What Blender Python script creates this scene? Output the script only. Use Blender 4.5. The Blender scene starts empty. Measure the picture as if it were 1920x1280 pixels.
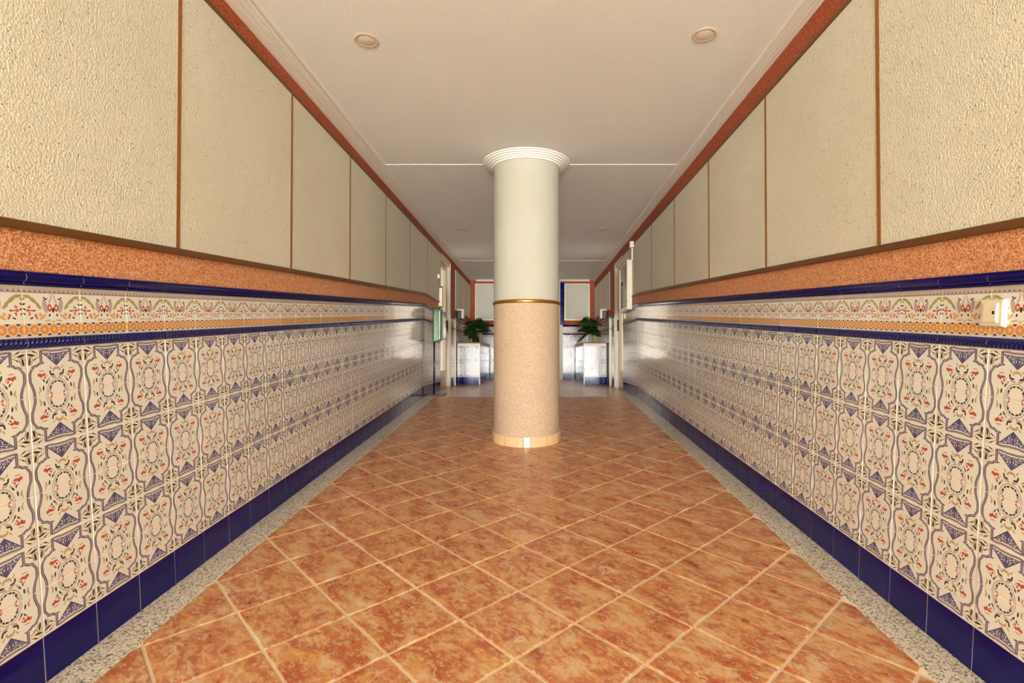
import bpy, bmesh, math, random
from mathutils import Vector, Matrix

random.seed(7)
SC = bpy.context.scene
COL = SC.collection

# ------------------------------------------------------------------ camera
F_PX = 988.0
WL, WR = 1.545, 1.425            # distance of the side walls from the camera axis
S = 0.0805                       # slope of the ramp
PHI = math.atan(S)
CPH, SPH = math.cos(PHI), math.sin(PHI)
H0 = 1.17                        # camera height above the ramp
YE = 7.33                        # where the ramp ends
ZL = S * YE                      # level of the far hall
ZC = H0 + 1.78                   # ceiling
YF = 12.5                        # far wall
YB = -13.0                        # entrance behind the camera
PITCH = 0.8
cam = bpy.data.cameras.new('camera')
camo = bpy.data.objects.new('camera', cam)
COL.objects.link(camo)
cam.sensor_width = 36.0
cam.lens = 36.0 * F_PX / 1920.0
cam.shift_x = -43.0 / 1920.0
cam.shift_y = (25.0 - F_PX * math.tan(math.radians(PITCH))) / 1920.0
cam.clip_start = 0.05
camo.location = (0, 0, H0)
camo.rotation_euler = (math.radians(90 + PITCH), 0, 0)
SC.camera = camo

# ------------------------------------------------------------------ world, light, exposure
world = bpy.data.worlds.new('world')
SC.world = world
world.use_nodes = True
bg = world.node_tree.nodes['Background']
bg.inputs['Color'].default_value = (1.0, 0.93, 0.84, 1)
bg.inputs['Strength'].default_value = 0.6


def area_light(name, loc, rot, sx, sy, power, color):
    l = bpy.data.lights.new(name, 'AREA')
    l.shape = 'RECTANGLE'
    l.size, l.size_y = sx, sy
    l.energy = power
    l.color = color
    o = bpy.data.objects.new(name, l)
    COL.objects.link(o)
    o.location = loc
    o.rotation_euler = rot
    return o


DAY = (0.90, 0.98, 1.04)
DAYW = (1.0, 0.86, 0.66)
R90 = math.radians(90)
area_light('entrance_daylight', (-0.06, YB - 0.35, 0.85), (R90, 0, 0), 2.9, 3.5, 2550, DAY)
area_light('far_door_daylight', (0.0, YF + 0.7, ZL + 1.15), (-R90, 0, 0), 1.1, 2.0, 10, DAYW)
area_light('side_door_daylight', (-WL - 0.75, 9.15, ZL + 1.1), (0, -R90, 0), 2.0, 1.0, 3, DAYW)
area_light('side_door_daylight', (WR + 0.75, 8.95, ZL + 1.1), (0, R90, 0), 2.0, 1.0, 3, DAYW)

SC.view_settings.view_transform = 'Standard'
SC.view_settings.look = 'None'
SC.view_settings.gamma = 1.0
SC.view_settings.use_curve_mapping = False
SC.view_settings.exposure = 0.52
SC.cycles.max_bounces = 8
SC.cycles.diffuse_bounces = 6
SC.cycles.glossy_bounces = 3
SC.cycles.caustics_reflective = False
SC.cycles.caustics_refractive = False


# ------------------------------------------------------------------ node helpers
def lin(r, g, b):
    def c(v):
        v /= 255.0
        return v / 12.92 if v <= 0.04045 else ((v + 0.055) / 1.055) ** 2.4
    return (c(r), c(g), c(b), 1.0)


class NT:
    def __init__(self, name, rough=0.5, spec=0.5, metal=0.0, coat=0.0):
        self.m = bpy.data.materials.new(name)
        self.m.use_nodes = True
        self.t = self.m.node_tree
        self.b = self.t.nodes['Principled BSDF']
        self.b.inputs['Roughness'].default_value = rough
        self.b.inputs['Specular IOR Level'].default_value = spec
        self.b.inputs['Metallic'].default_value = metal
        self.b.inputs['Coat Weight'].default_value = coat

    def n(self, kind, **kw):
        nd = self.t.nodes.new(kind)
        for k, v in kw.items():
            setattr(nd, k, v)
        return nd

    def put(self, sock, v):
        if isinstance(v, bpy.types.NodeSocket):
            self.t.links.new(v, sock)
        elif v is not None:
            sock.default_value = v

    def math(self, op, a, b=None, c=None, clamp=False):
        nd = self.n('ShaderNodeMath', operation=op, use_clamp=clamp)
        self.put(nd.inputs[0], a)
        if b is not None:
            self.put(nd.inputs[1], b)
        if c is not None:
            self.put(nd.inputs[2], c)
        return nd.outputs[0]

    def vmath(self, op, a, b=None):
        nd = self.n('ShaderNodeVectorMath', operation=op)
        self.put(nd.inputs[0], a)
        if b is not None:
            if op == 'SCALE':
                self.put(nd.inputs['Scale'], b)
            else:
                self.put(nd.inputs[1], b)
        return nd.outputs['Value'] if op in ('LENGTH', 'DOT_PRODUCT', 'DISTANCE') else nd.outputs['Vector']

    def mix(self, f, a, b):
        nd = self.n('ShaderNodeMix', data_type='RGBA')
        self.put(nd.inputs['Factor'], f)
        self.put(nd.inputs[6], a)
        self.put(nd.inputs[7], b)
        return nd.outputs[2]

    def obj(self):
        return self.n('ShaderNodeTexCoord').outputs['Object']

    def rnd(self):
        return self.n('ShaderNodeObjectInfo').outputs['Random']

    def noise(self, vec, scale, detail=2, rough=0.5, dist=0.0):
        nd = self.n('ShaderNodeTexNoise')
        self.put(nd.inputs['Vector'], vec)
        nd.inputs['Scale'].default_value = scale
        nd.inputs['Detail'].default_value = detail
        nd.inputs['Roughness'].default_value = rough
        nd.inputs['Distortion'].default_value = dist
        return nd.outputs['Fac']

    def voro(self, vec, scale, feature='F1'):
        nd = self.n('ShaderNodeTexVoronoi', feature=feature)
        self.put(nd.inputs['Vector'], vec)
        nd.inputs['Scale'].default_value = scale
        return nd

    def ramp(self, fac, stops):
        nd = self.n('ShaderNodeValToRGB')
        self.put(nd.inputs[0], fac)
        el = nd.color_ramp.elements
        while len(el) < len(stops):
            el.new(0.5)
        for e, (p, c) in zip(el, stops):
            e.position = p
            e.color = c
        return nd.outputs[0]

    def fcurve(self, val, pts):
        nd = self.n('ShaderNodeFloatCurve')
        self.put(nd.inputs['Value'], val)
        cu = nd.mapping.curves[0]
        while len(cu.points) < len(pts):
            cu.points.new(0.5, 0.5)
        for p, (x, y) in zip(cu.points, pts):
            p.location = (x, y)
            p.handle_type = 'AUTO_CLAMPED'
        nd.mapping.update()
        return nd.outputs[0]

    def bump(self, h, strength, dist=0.01):
        nd = self.n('ShaderNodeBump')
        nd.inputs['Strength'].default_value = strength
        nd.inputs['Distance'].default_value = dist
        self.put(nd.inputs['Height'], h)
        self.t.links.new(nd.outputs[0], self.b.inputs['Normal'])

    def color(self, v):
        self.put(self.b.inputs['Base Color'], v)

    def sepxyz(self, v):
        nd = self.n('ShaderNodeSeparateXYZ')
        self.put(nd.inputs[0], v)
        return nd.outputs

    def comb(self, x=0.0, y=0.0, z=0.0):
        nd = self.n('ShaderNodeCombineXYZ')
        for i, v in enumerate((x, y, z)):
            self.put(nd.inputs[i], v)
        return nd.outputs[0]

    def blobs(self, p, lst):
        """signed 'radius' of the union of rotated ellipses (cx, cy, rx, ry, deg): < 1 inside"""
        out = None
        for (cx, cy, rx, ry, deg) in lst:
            nd = self.n('ShaderNodeMapping', vector_type='TEXTURE')
            self.put(nd.inputs['Vector'], p)
            nd.inputs['Location'].default_value = (cx, cy, 0)
            nd.inputs['Rotation'].default_value = (0, 0, math.radians(deg))
            nd.inputs['Scale'].default_value = (rx, ry, 1)
            r = self.vmath('LENGTH', nd.outputs[0])
            out = r if out is None else self.math('MINIMUM', out, r)
        return out

    def inside(self, d, t=1.0):
        return self.math('LESS_THAN', d, t)


def plain(name, rgb, rough=0.5, metal=0.0, spec=0.5, grain=0.0, gscale=80):
    k = NT(name, rough, spec, metal)
    c = lin(*rgb)
    if grain:
        n = k.noise(k.obj(), gscale, 3)
        d = tuple(v * (1 - grain) for v in c[:3]) + (1,)
        b = tuple(min(1, v * (1 + grain)) for v in c[:3]) + (1,)
        k.color(k.mix(n, d, b))
    else:
        k.color(c)
    return k.m


# ------------------------------------------------------------------ materials
CREAM = (239, 239, 233)


def mat_wall_tile():
    k = NT('printed_tile', 0.13, 0.5)
    x, y, z = k.sepxyz(k.obj())[:3]
    U = k.math('MULTIPLY', k.math('ABSOLUTE', x), 10.0)             # 0..1
    W = k.math('MULTIPLY_ADD', z, 10.0, 0.75)                        # 0..1.5
    P = k.comb(U, W, 0.0)
    base = lin(*CREAM)
    c = base
    # tan twigs and small scribbles
    tan = k.blobs(P, [(0.10, 0.80, 0.030, 0.075, 25), (0.20, 0.86, 0.022, 0.07, -40), (0.03, 0.84, 0.03, 0.05, 0),
                      (0.60, 0.22, 0.028, 0.085, -14), (0.63, 0.12, 0.018, 0.06, 8),
                      (0.66, 1.36, 0.07, 0.017, 35), (0.63, 1.22, 0.06, 0.018, -30), (0.78, 1.43, 0.07, 0.018, 14),
                      (0.80, 1.18, 0.02, 0.08, -30), (0.72, 1.29, 0.06, 0.018, 8), (0.90, 1.42, 0.05, 0.016, -24),
                      (0.95, 1.20, 0.016, 0.06, 12)])
    c = k.mix(k.inside(tan), c, lin(196, 164, 110))
    pale = k.blobs(P, [(0.0, 0.0, 0.20, 0.30, 0)])
    c = k.mix(k.inside(pale), c, lin(243, 239, 228))
    # lilac patches
    lil = k.blobs(P, [(0.13, 0.575, 0.10, 0.045, 20), (0.30, 0.50, 0.035, 0.07, 30), (0.84, 1.07, 0.035, 0.10, 24),
                      (0.86, 1.26, 0.09, 0.03, -10)])
    c = k.mix(k.inside(lil), c, lin(196, 178, 168))
    # oval rings
    ov = k.blobs(P, [(0.0, 0.0, 0.40, 0.50, 0)])
    ring = k.math('MINIMUM', k.math('ABSOLUTE', k.math('SUBTRACT', ov, 1.0)),
                  k.math('ABSOLUTE', k.math('SUBTRACT', ov, 0.86)))
    c = k.mix(k.math('LESS_THAN', ring, 0.028), c, lin(176, 158, 140))
    # green leaves
    gr = k.blobs(P, [(0.16, 0.645, 0.085, 0.030, 8), (0.23, 0.715, 0.030, 0.070, -12), (0.49, 0.24, 0.030, 0.080, 6),
                     (0.36, 0.42, 0.028, 0.06, 30), (0.46, 0.47, 0.024, 0.05, -20),
                     (0.85, 1.31, 0.120, 0.036, 14), (0.90, 1.11, 0.038, 0.120, 12), (0.74, 1.40, 0.07, 0.020, 24), (0.72, 1.17, 0.06, 0.020, -38),
                     (0.07, 0.405, 0.052, 0.030, -25), (0.17, 0.36, 0.030, 0.040, 20)])
    c = k.mix(k.inside(gr), c, lin(70, 70, 52))
    bl = k.blobs(P, [(0.235, 0.25, 0.034, 0.052, 24), (0.255, 0.17, 0.022, 0.03, 0)])
    c = k.mix(k.inside(bl), c, lin(84, 76, 116))
    # red flowers with light eyes
    rd = k.blobs(P, [(0.51, 0.65, 0.165, 0.075, 12), (0.47, 0.555, 0.10, 0.065, 0),
                     (0.265, 0.09, 0.048, 0.045, 0), (0.215, 0.03, 0.030, 0.03, 0), (0.52, 0.79, 0.10, 0.012, 4)])
    spots = k.voro(P, 15.0).outputs['Distance']
    redmask = k.math('MULTIPLY', k.inside(rd), k.math('LESS_THAN', spots, 0.66))
    c = k.mix(redmask, c, lin(192, 84, 48))
    # blue lace triangle
    slope = k.math('MULTIPLY_ADD', U, 0.90, 0.91)
    intri = k.math('MULTIPLY', k.math('GREATER_THAN', W, slope),
                   k.math('LESS_THAN', W, k.math('MULTIPLY_ADD', U, 0.08, 1.325)))
    lace = k.voro(k.vmath('MULTIPLY', P, (1.0, 1.0, 1.0)), 21.0).outputs['Distance']
    holes = k.math('GREATER_THAN', lace, 0.33)
    spine = k.math('LESS_THAN', U, 0.035)
    edge = k.math('LESS_THAN', k.math('SUBTRACT', W, slope), 0.035)
    lm = k.math('MULTIPLY', intri, k.math('MAXIMUM', k.math('MAXIMUM', holes, spine), edge))
    c = k.mix(k.math('MULTIPLY', lm, 0.92), c, lin(58, 50, 116))
    # bracket frame: side curve, riser, top
    v01 = k.math('DIVIDE', W, 1.5)
    side = k.fcurve(v01, [(0.0, 0.79), (0.10, 0.80), (0.22, 0.85), (0.36, 0.915), (0.46, 0.915), (0.55, 0.865),
                          (0.62, 0.76), (0.665, 0.64), (0.69, 0.52), (1.0, 0.52)])
    d1 = k.math('SUBTRACT', U, side)
    # flatten the distance where the curve runs across
    steep = k.math('GREATER_THAN', v01, 0.615)
    not_riser = k.math('LESS_THAN', v01, 0.705)
    sh = k.math('MULTIPLY', steep, not_riser)
    d1s = k.math('DIVIDE', d1, k.math('MULTIPLY_ADD', sh, 1.3, 1.0))
    below_top = k.math('LESS_THAN', W, 1.435)
    top = k.fcurve(U, [(0.0, 0.938), (0.16, 0.938), (0.30, 0.952), (0.45, 0.956), (0.53, 0.945), (1.0, 0.93)])
    d2 = k.math('SUBTRACT', W, k.math('MULTIPLY', top, 1.5))
    ontop = k.math('LESS_THAN', U, 0.56)
    b1 = k.math('MULTIPLY', k.math('LESS_THAN', k.math('ABSOLUTE', d1s), 0.044), below_top)
    b2 = k.math('MULTIPLY', k.math('LESS_THAN', k.math('ABSOLUTE', d2), 0.032), ontop)
    c = k.mix(k.math('MAXIMUM', b1, b2), c, lin(164, 150, 154))
    e1 = k.math('MULTIPLY', k.math('LESS_THAN', k.math('ABSOLUTE', k.math('ADD', d1s, 0.030)), 0.016), below_top)
    e2 = k.math('MULTIPLY', k.math('LESS_THAN', k.math('ABSOLUTE', k.math('ADD', d2, 0.024)), 0.013), ontop)
    e3 = k.math('MULTIPLY', k.math('LESS_THAN', k.math('ABSOLUTE', k.math('SUBTRACT', d1s, 0.036)), 0.012), below_top)
    c = k.mix(k.math('MAXIMUM', k.math('MAXIMUM', e1, e2), e3), c, lin(104, 92, 120))
    k.color(c)
    k.bump(k.noise(k.vmath('ADD', k.obj(), k.vmath('SCALE', (7, 3, 5), k.rnd())), 14, 2), 0.10, 0.004)
    return k.m


def mat_frieze():
    k = NT('frieze_print', 0.13, 0.5)
    x, y, z = k.sepxyz(k.obj())[:3]
    ax = k.math('ABSOLUTE', x)
    U = k.math('MULTIPLY', ax, 10.0)
    Z = k.math('MULTIPLY', z, 10.0)
    P = k.comb(U, Z, 0.0)
    c = lin(*CREAM)
    c = k.mix(k.math('MULTIPLY', k.math('GREATER_THAN', Z, 0.62), k.math('LESS_THAN', Z, 0.745)), c, lin(204, 186, 176))
    c = k.mix(k.math('LESS_THAN', k.math('ABSOLUTE', k.math('SUBTRACT', Z, 0.60)), 0.016), c, lin(150, 134, 140))
    # blue teeth
    ph = k.math('ABSOLUTE', k.math('SUBTRACT', k.math('FRACT', k.math('MULTIPLY_ADD', x, 60.0, 30.0)), 0.5))
    tooth = k.math('LESS_THAN', k.math('ADD', k.math('MULTIPLY', ph, 0.30), k.math('SUBTRACT', Z, 0.62)), 0.062)
    tooth = k.math('MULTIPLY', tooth, k.math('GREATER_THAN', Z, 0.62))
    c = k.mix(tooth, c, lin(88, 76, 116))
    ol = k.blobs(P, [(0.84, 0.47, 0.13, 0.050, 12), (0.66, 0.36, 0.15, 0.060, 38), (0.50, 0.20, 0.14, 0.055, 52), (0.95, 0.40, 0.05, 0.035, -50)])
    feather = k.math('ADD', ol, k.math('MULTIPLY', k.math('SINE', k.math('MULTIPLY', U, 90.0)), 0.16))
    c = k.mix(k.inside(feather), c, lin(176, 164, 102))
    li = k.blobs(P, [(0.27, 0.18, 0.085, 0.22, -12)])
    c = k.mix(k.inside(li), c, lin(190, 174, 174))
    ta = k.blobs(P, [(0.36, -0.16, 0.15, 0.05, -34), (0.20, -0.27, 0.12, 0.032, -8), (0.44, -0.08, 0.06, 0.06, 0), (0.0, -0.30, 0.06, 0.03, 0)])
    c = k.mix(k.inside(ta), c, lin(222, 178, 126))
    pk = k.blobs(P, [(0.06, 0.44, 0.022, 0.14, 12), (0.12, 0.30, 0.02, 0.08, -4)])
    c = k.mix(k.inside(pk), c, lin(206, 172, 156))
    rg = k.blobs(P, [(0.115, 0.13, 0.07, 0.115, 0)])
    rg = k.math('LESS_THAN', k.math('ABSOLUTE', k.math('SUBTRACT', rg, 0.75)), 0.3)
    c = k.mix(rg, c, lin(200, 78, 42))
    fl = k.blobs(P, [(0.80, 0.17, 0.055, 0.055, 0), (0.81, 0.05, 0.075, 0.06, 0), (0.79, -0.07, 0.045, 0.06, 0), (0.70, 0.04, 0.06, 0.025, 0),
                     (0.575, -0.14, 0.04, 0.09, -18), (0.61, -0.10, 0.05, 0.03, 0)])
    fm = k.math('MULTIPLY', k.inside(fl), k.math('LESS_THAN', k.voro(P, 16.0).outputs['Distance'], 0.66))
    c = k.mix(fm, c, lin(204, 96, 56))
    dk = k.blobs(P, [(0.0, 0.06, 0.045, 0.08, 0), (0.235, 0.40, 0.07, 0.022, -32), (0.29, 0.44, 0.03, 0.03, 0), (0.63, 0.04, 0.03, 0.03, 0),
                     (0.73, -0.19, 0.06, 0.026, -24), (0.955, 0.24, 0.045, 0.028, -30), (0.94, 0.08, 0.05, 0.024, 30),
                     (0.95, -0.06, 0.045, 0.022, 50), (0.13, -0.10, 0.03, 0.05, 20)])
    c = k.mix(k.inside(dk), c, lin(58, 60, 48))
    # rosette band
    band = k.math('MULTIPLY', k.math('LESS_THAN', Z, -0.36), k.math('GREATER_THAN', Z, -0.73))
    q = k.math('SUBTRACT', k.math('FRACT', k.math('MULTIPLY_ADD', x, 30.0, 30.5)), 0.5)      # one rosette every 3.33 cm
    qx = k.math('MULTIPLY', q, 0.3333)
    qz = k.math('ADD', Z, 0.545)
    rr = k.vmath('LENGTH', k.comb(qx, qz, 0.0))
    ang = k.math('ARCTAN2', qz, qx)
    pet = k.math('ABSOLUTE', k.math('SINE', k.math('MULTIPLY', ang, 5.0)))
    ros = k.math('MULTIPLY', k.math('LESS_THAN', rr, 0.145), k.math('GREATER_THAN', rr, 0.035))
    rc = k.mix(k.math('MULTIPLY', k.math('GREATER_THAN', pet, 0.55), k.math('GREATER_THAN', rr, 0.06)), lin(232, 192, 132), lin(206, 124, 66))
    cb = k.mix(k.math('LESS_THAN', rr, 0.165), lin(232, 212, 170), lin(232, 190, 128))
    cb = k.mix(ros, cb, rc)
    hq = k.math('SUBTRACT', 0.1667, k.math('ABSOLUTE', qx))        # distance from half-way line
    tri = k.math('LESS_THAN', k.math('ADD', hq, k.math('MULTIPLY', k.math('SUBTRACT', 0.175, k.math('ABSOLUTE', qz)), 1.1)), 0.075)
    cb = k.mix(tri, cb, lin(62, 54, 108))
    c = k.mix(band, c, cb)
    k.color(c)
    k.bump(k.noise(k.vmath('ADD', k.obj(), k.vmath('SCALE', (7, 3, 5), k.rnd())), 14, 2), 0.10, 0.004)
    return k.m


def mat_blue(name, rope=False):
    k = NT(name, 0.10, 0.25)
    p = k.obj()
    n = k.noise(k.vmath('ADD', p, k.vmath('SCALE', (3, 8, 5), k.rnd())), 60, 4, 0.7)
    c = k.ramp(n, [(0.3, lin(8, 5, 74)), (0.62, lin(13, 11, 106)), (0.8, lin(28, 26, 134))])
    k.color(c)
    if rope:
        x, y, z = k.sepxyz(p)[:3]
        h = k.math('SINE', k.math('MULTIPLY', k.math('ADD', x, k.math('MULTIPLY', z, 0.8)), 420.0))
        k.bump(h, 0.5, 0.004)
    else:
        k.bump(n, 0.05, 0.004)
    return k.m


def mat_panel(name, rgb=(233, 229, 212), specks=True, bumpy=0.8):
    k = NT(name, 0.85, 0.2)
    p = k.obj()
    big = k.noise(p, 1.3, 3, 0.6)
    fine = k.noise(p, 170, 3, 0.6)
    r, g, b = rgb
    c = k.mix(big, lin(r - 10, g - 14, b - 20), lin(r + 6, g + 8, b + 10))
    c = k.mix(k.math('MULTIPLY', k.math('SUBTRACT', fine, 0.5), 0.9, clamp=True), c, lin(r - 50, g - 62, b - 70))
    if specks:
        v = k.voro(p, 55.0)
        sel = k.math('LESS_THAN', v.outputs['Distance'], 0.16)
        pick = k.math('GREATER_THAN', k.noise(v.outputs['Position'], 23.0, 2), 0.56)
        m = k.math('MULTIPLY', sel, pick)
        c = k.mix(k.math('MULTIPLY', m, 0.75), c, lin(118, 84, 46))
        v2 = k.voro(p, 120.0)
        m2 = k.math('MULTIPLY', k.math('LESS_THAN', v2.outputs['Distance'], 0.2),
                    k.math('GREATER_THAN', k.noise(v2.outputs['Position'], 31.0, 2), 0.50))
        c = k.mix(k.math('MULTIPLY', m2, 0.5), c, lin(176, 136, 88))
    k.color(c)
    k.bump(k.noise(p, 130, 2, 0.55), bumpy, 0.006)
    return k.m


def mat_pebble(name, dark, mid, light, scale=230.0):
    k = NT(name, 0.75, 0.25)
    p = k.obj()
    v = k.voro(p, scale)
    cell = k.sepxyz(v.outputs['Color'])[0]
    c = k.ramp(cell, [(0.0, lin(*dark)), (0.5, lin(*mid)), (1.0, lin(*light))])
    c = k.mix(k.math('MULTIPLY', k.noise(p, 3.0, 2), 0.35), c, lin(*mid))
    k.color(c)
    k.bump(v.outputs['Distance'], 0.35, 0.003)
    return k.m


def mat_ceiling():
    k = NT('ceiling_plaster', 0.9, 0.15)
    p = k.obj()
    big = k.noise(p, 0.9, 3, 0.6)
    k.color(k.mix(big, lin(236, 236, 234), lin(242, 242, 240)))
    k.bump(k.noise(p, 95, 3, 0.6), 0.35, 0.006)
    return k.m


def floor_color(k, p, tint=None):
    q = k.vmath('MULTIPLY', p, (1.0, 1.6, 1.0))
    n1 = k.noise(q, 7.0, 10, 0.72, 0.3)
    c = k.ramp(n1, [(0.32, lin(166, 84, 52)), (0.43, lin(194, 104, 60)), (0.50, lin(214, 146, 88)), (0.57, lin(222, 174, 122)), (0.66, lin(226, 200, 162))])
    n2 = k.noise(k.vmath('ADD', q, (5.3, 1.7, 0.0)), 5.5, 9, 0.72, 0.3)
    c = k.mix(k.ramp(n2, [(0.49, (0, 0, 0, 1)), (0.56, (0.9, 0.9, 0.9, 1))]), c, lin(184, 90, 52))
    n5 = k.noise(k.vmath('ADD', q, (3.3, 8.7, 0.0)), 6.0, 6, 0.65, 0.2)
    c = k.mix(k.ramp(n5, [(0.54, (0, 0, 0, 1)), (0.64, (0.8, 0.8, 0.8, 1))]), c, lin(220, 158, 84))
    n3 = k.noise(k.vmath('ADD', q, (9.1, 4.2, 0.0)), 26.0, 8, 0.8)
    c = k.mix(k.ramp(n3, [(0.50, (0, 0, 0, 1)), (0.58, (0.7, 0.7, 0.7, 1))]), c, lin(222, 194, 154))
    n4 = k.noise(k.vmath('ADD', q, (1.1, 3.2, 0.0)), 90.0, 3, 0.7)
    c = k.mix(k.ramp(n4, [(0.57, (0, 0, 0, 1)), (0.70, (0.5, 0.5, 0.5, 1))]), c, lin(150, 96, 66))
    vein = k.math('ABSOLUTE', k.math('SUBTRACT', k.noise(k.vmath('ADD', q, (2.1, 7.7, 0.0)), 3.2, 3, 0.5, 0.2), 0.5))
    patch = k.math('GREATER_THAN', k.noise(k.vmath('ADD', q, (4.4, 0.7, 0.0)), 4.0, 2), 0.57)
    c = k.mix(k.math('MULTIPLY', k.math('MULTIPLY', k.math('LESS_THAN', vein, 0.005), patch), 0.7), c, lin(230, 208, 174))
    c = k.mix(0.10, c, lin(90, 50, 30))
    return c, n1


def mat_floor_tile():
    k = NT('rustic_floor_tile', 0.3, 0.45)
    p = k.vmath('ADD', k.obj(), k.vmath('SCALE', (13.0, 29.0, 0.0), k.rnd()))
    c, n1 = floor_color(k, p)
    k.color(c)
    k.put(k.b.inputs['Roughness'], k.math('MULTIPLY_ADD', n1, 0.14, 0.22))
    k.bump(n1, 0.12, 0.004)
    return k.m


def mat_far_floor(ax, bx):
    """floor tile look for the level hall, where the tiles are too small in the picture to be told apart"""
    k = NT('rustic_floor_far', 0.22, 0.5)
    p = k.obj()
    c, n1 = floor_color(k, p)
    g = None
    for v in (ax, bx):
        L = v.length
        d = (v.x / L / L, v.y / L / L, 0)
        f = k.math('FRACT', k.math('ADD', k.vmath('DOT_PRODUCT', p, d), 0.31))
        m = k.math('LESS_THAN', f, 0.03)
        g = m if g is None else k.math('MAXIMUM', g, m)
    c = k.mix(k.math('MULTIPLY', g, 0.5), c, lin(200, 160, 116))
    k.color(c)
    k.put(k.b.inputs['Roughness'], k.math('MULTIPLY_ADD', n1, 0.12, 0.18))
    return k.m


def mat_granite():
    k = NT('granite', 0.25, 0.5)
    p = k.obj()
    v = k.voro(p, 170.0)
    cell = k.sepxyz(v.outputs['Color'])[0]
    c = k.ramp(cell, [(0.0, lin(120, 98, 76)), (0.2, lin(176, 156, 130)), (0.36, lin(222, 210, 188)), (0.75, lin(238, 230, 214)), (1.0, lin(214, 196, 168))])
    k.color(c)
    return k.m


def mat_glass():
    k = NT('clear_glass', 0.02, 0.5)
    tr = k.n('ShaderNodeBsdfTransparent')
    gl = k.n('ShaderNodeBsdfGlossy')
    gl.inputs['Roughness'].default_value = 0.02
    mx = k.n('ShaderNodeMixShader')
    mx.inputs[0].default_value = 0.10
    k.t.links.new(tr.outputs[0], mx.inputs[1])
    k.t.links.new(gl.outputs[0], mx.inputs[2])
    out = [n for n in k.t.nodes if n.type == 'OUTPUT_MATERIAL'][0]
    k.t.links.new(mx.outputs[0], out.inputs['Surface'])
    return k.m


def mat_leaf():
    k = NT('palm_leaf', 0.4, 0.4)
    n = k.noise(k.obj(), 12, 2)
    c = k.mix(n, lin(24, 40, 18), lin(58, 84, 34))
    k.color(k.mix(k.math('MULTIPLY', k.rnd(), 0.5), c, lin(40, 62, 24)))
    return k.m


M = {
    'tile': mat_wall_tile(), 'frieze': mat_frieze(), 'blue': mat_blue('cobalt_tile'), 'rope': mat_blue('cobalt_rope', True),
    'grout': plain('grout', (245, 238, 222), 0.85, grain=0.04), 'panel': mat_panel('cream_plaster'),
    'orange': mat_pebble('orange_pebble_plaster', (160, 82, 46), (218, 146, 100), (246, 206, 164)),
    'rust': mat_pebble('shaded_pebble_plaster', (120, 52, 34), (172, 84, 56), (206, 128, 92)), 'trim': plain('bronze_trim', (164, 106, 46), 0.4, 0.35), 'dtrim': plain('dark_bronze_trim', (118, 76, 36), 0.42, 0.3), 'trim_lit': plain('gold_trim_lit', (236, 208, 152), 0.35, 0.2), 'white': plain('white_moulding', (247, 242, 232), 0.6),  # redder plaster tone has shade painted in, far-end trim has caught light painted in
    'ceil': mat_ceiling(), 'ftile': mat_floor_tile(), 'fgrout': plain('floor_grout', (240, 222, 192), 0.9, grain=0.1),
    'granite': mat_granite(), 'ccream': mat_panel('column_cream', (194, 191, 175), False, 0.3),
    'corange': mat_pebble('column_pebble', (176, 142, 110), (194, 167, 138), (208, 190, 164), 210.0),
    'brass': plain('brass', (212, 160, 80), 0.22, 1.0), 'skirt': plain('column_skirting', (224, 184, 138), 0.3, grain=0.15, gscale=30),
    'wplast': plain('white_plastic', (240, 228, 204), 0.35), 'dark': plain('dark_plastic', (34, 28, 26), 0.4),
    'glass': mat_glass(), 'wframe': plain('white_lacquer', (234, 222, 198), 0.3), 'green': plain('green_plastic', (28, 78, 40), 0.3),
    'lgreen': plain('light_green_plastic', (90, 120, 78), 0.25, grain=0.2, gscale=25), 'pole': plain('dark_metal', (58, 46, 42), 0.35, 0.6),
    'soil': plain('soil', (52, 36, 24), 0.95, grain=0.4, gscale=60), 'rim': plain('planter_rim', (150, 96, 62), 0.6, grain=0.15),
    'leaf': mat_leaf(), 'stalk': plain('palm_stalk', (150, 150, 52), 0.5, grain=0.2, gscale=30),
    'lens': plain('lamp_lens', (226, 212, 194), 0.35), 'lring': plain('lamp_ring', (214, 198, 180), 0.6), 'grey': plain('grey_plastic', (110, 98, 88), 0.4),
    'paper': plain('paper', (226, 214, 194), 0.8), 'navy': plain('navy_ink', (56, 50, 90), 0.7),
}


# ------------------------------------------------------------------ mesh helpers
def new_obj(name, mesh, parent=None, mat=None):
    o = bpy.data.objects.new(name, mesh)
    COL.objects.link(o)
    if mat is not None and mesh is not None and not mesh.materials:
        mesh.materials.append(M[mat])
    if parent is not None:
        o.parent = parent
    return o


def tag(o, label, cat, group=None, kind=None):
    o['label'] = label
    o['category'] = cat
    if group:
        o['group'] = group
    if kind:
        o['kind'] = kind
    return o


def empty(name, loc=(0, 0, 0)):
    o = bpy.data.objects.new(name, None)
    COL.objects.link(o)
    o.empty_display_size = 0.1
    o.location = loc
    return o


def from_bm(bm, name, smooth=False):
    bmesh.ops.recalc_face_normals(bm, faces=bm.faces)
    me = bpy.data.meshes.new(name)
    bm.to_mesh(me)
    bm.free()
    if smooth:
        for p in me.polygons:
            p.use_smooth = True
    return me


def area2(p):
    return 0.5 * sum(p[i][0] * p[(i + 1) % len(p)][1] - p[(i + 1) % len(p)][0] * p[i][1] for i in range(len(p)))


def inset(poly, d):
    n = len(poly)
    sg = 1 if area2(poly) > 0 else -1
    out = []
    for i in range(n):
        p0, p1, p2 = Vector(poly[i - 1]), Vector(poly[i]), Vector(poly[(i + 1) % n])
        e1, e2 = (p1 - p0).normalized(), (p2 - p1).normalized()
        n1, n2 = Vector((-e1.y, e1.x)) * sg, Vector((-e2.y, e2.x)) * sg
        k = 1 + n1.dot(n2)
        m = (n1 + n2) / max(k, 0.3)
        out.append((p1.x + m.x * d, p1.y + m.y * d))
    return out


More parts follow.
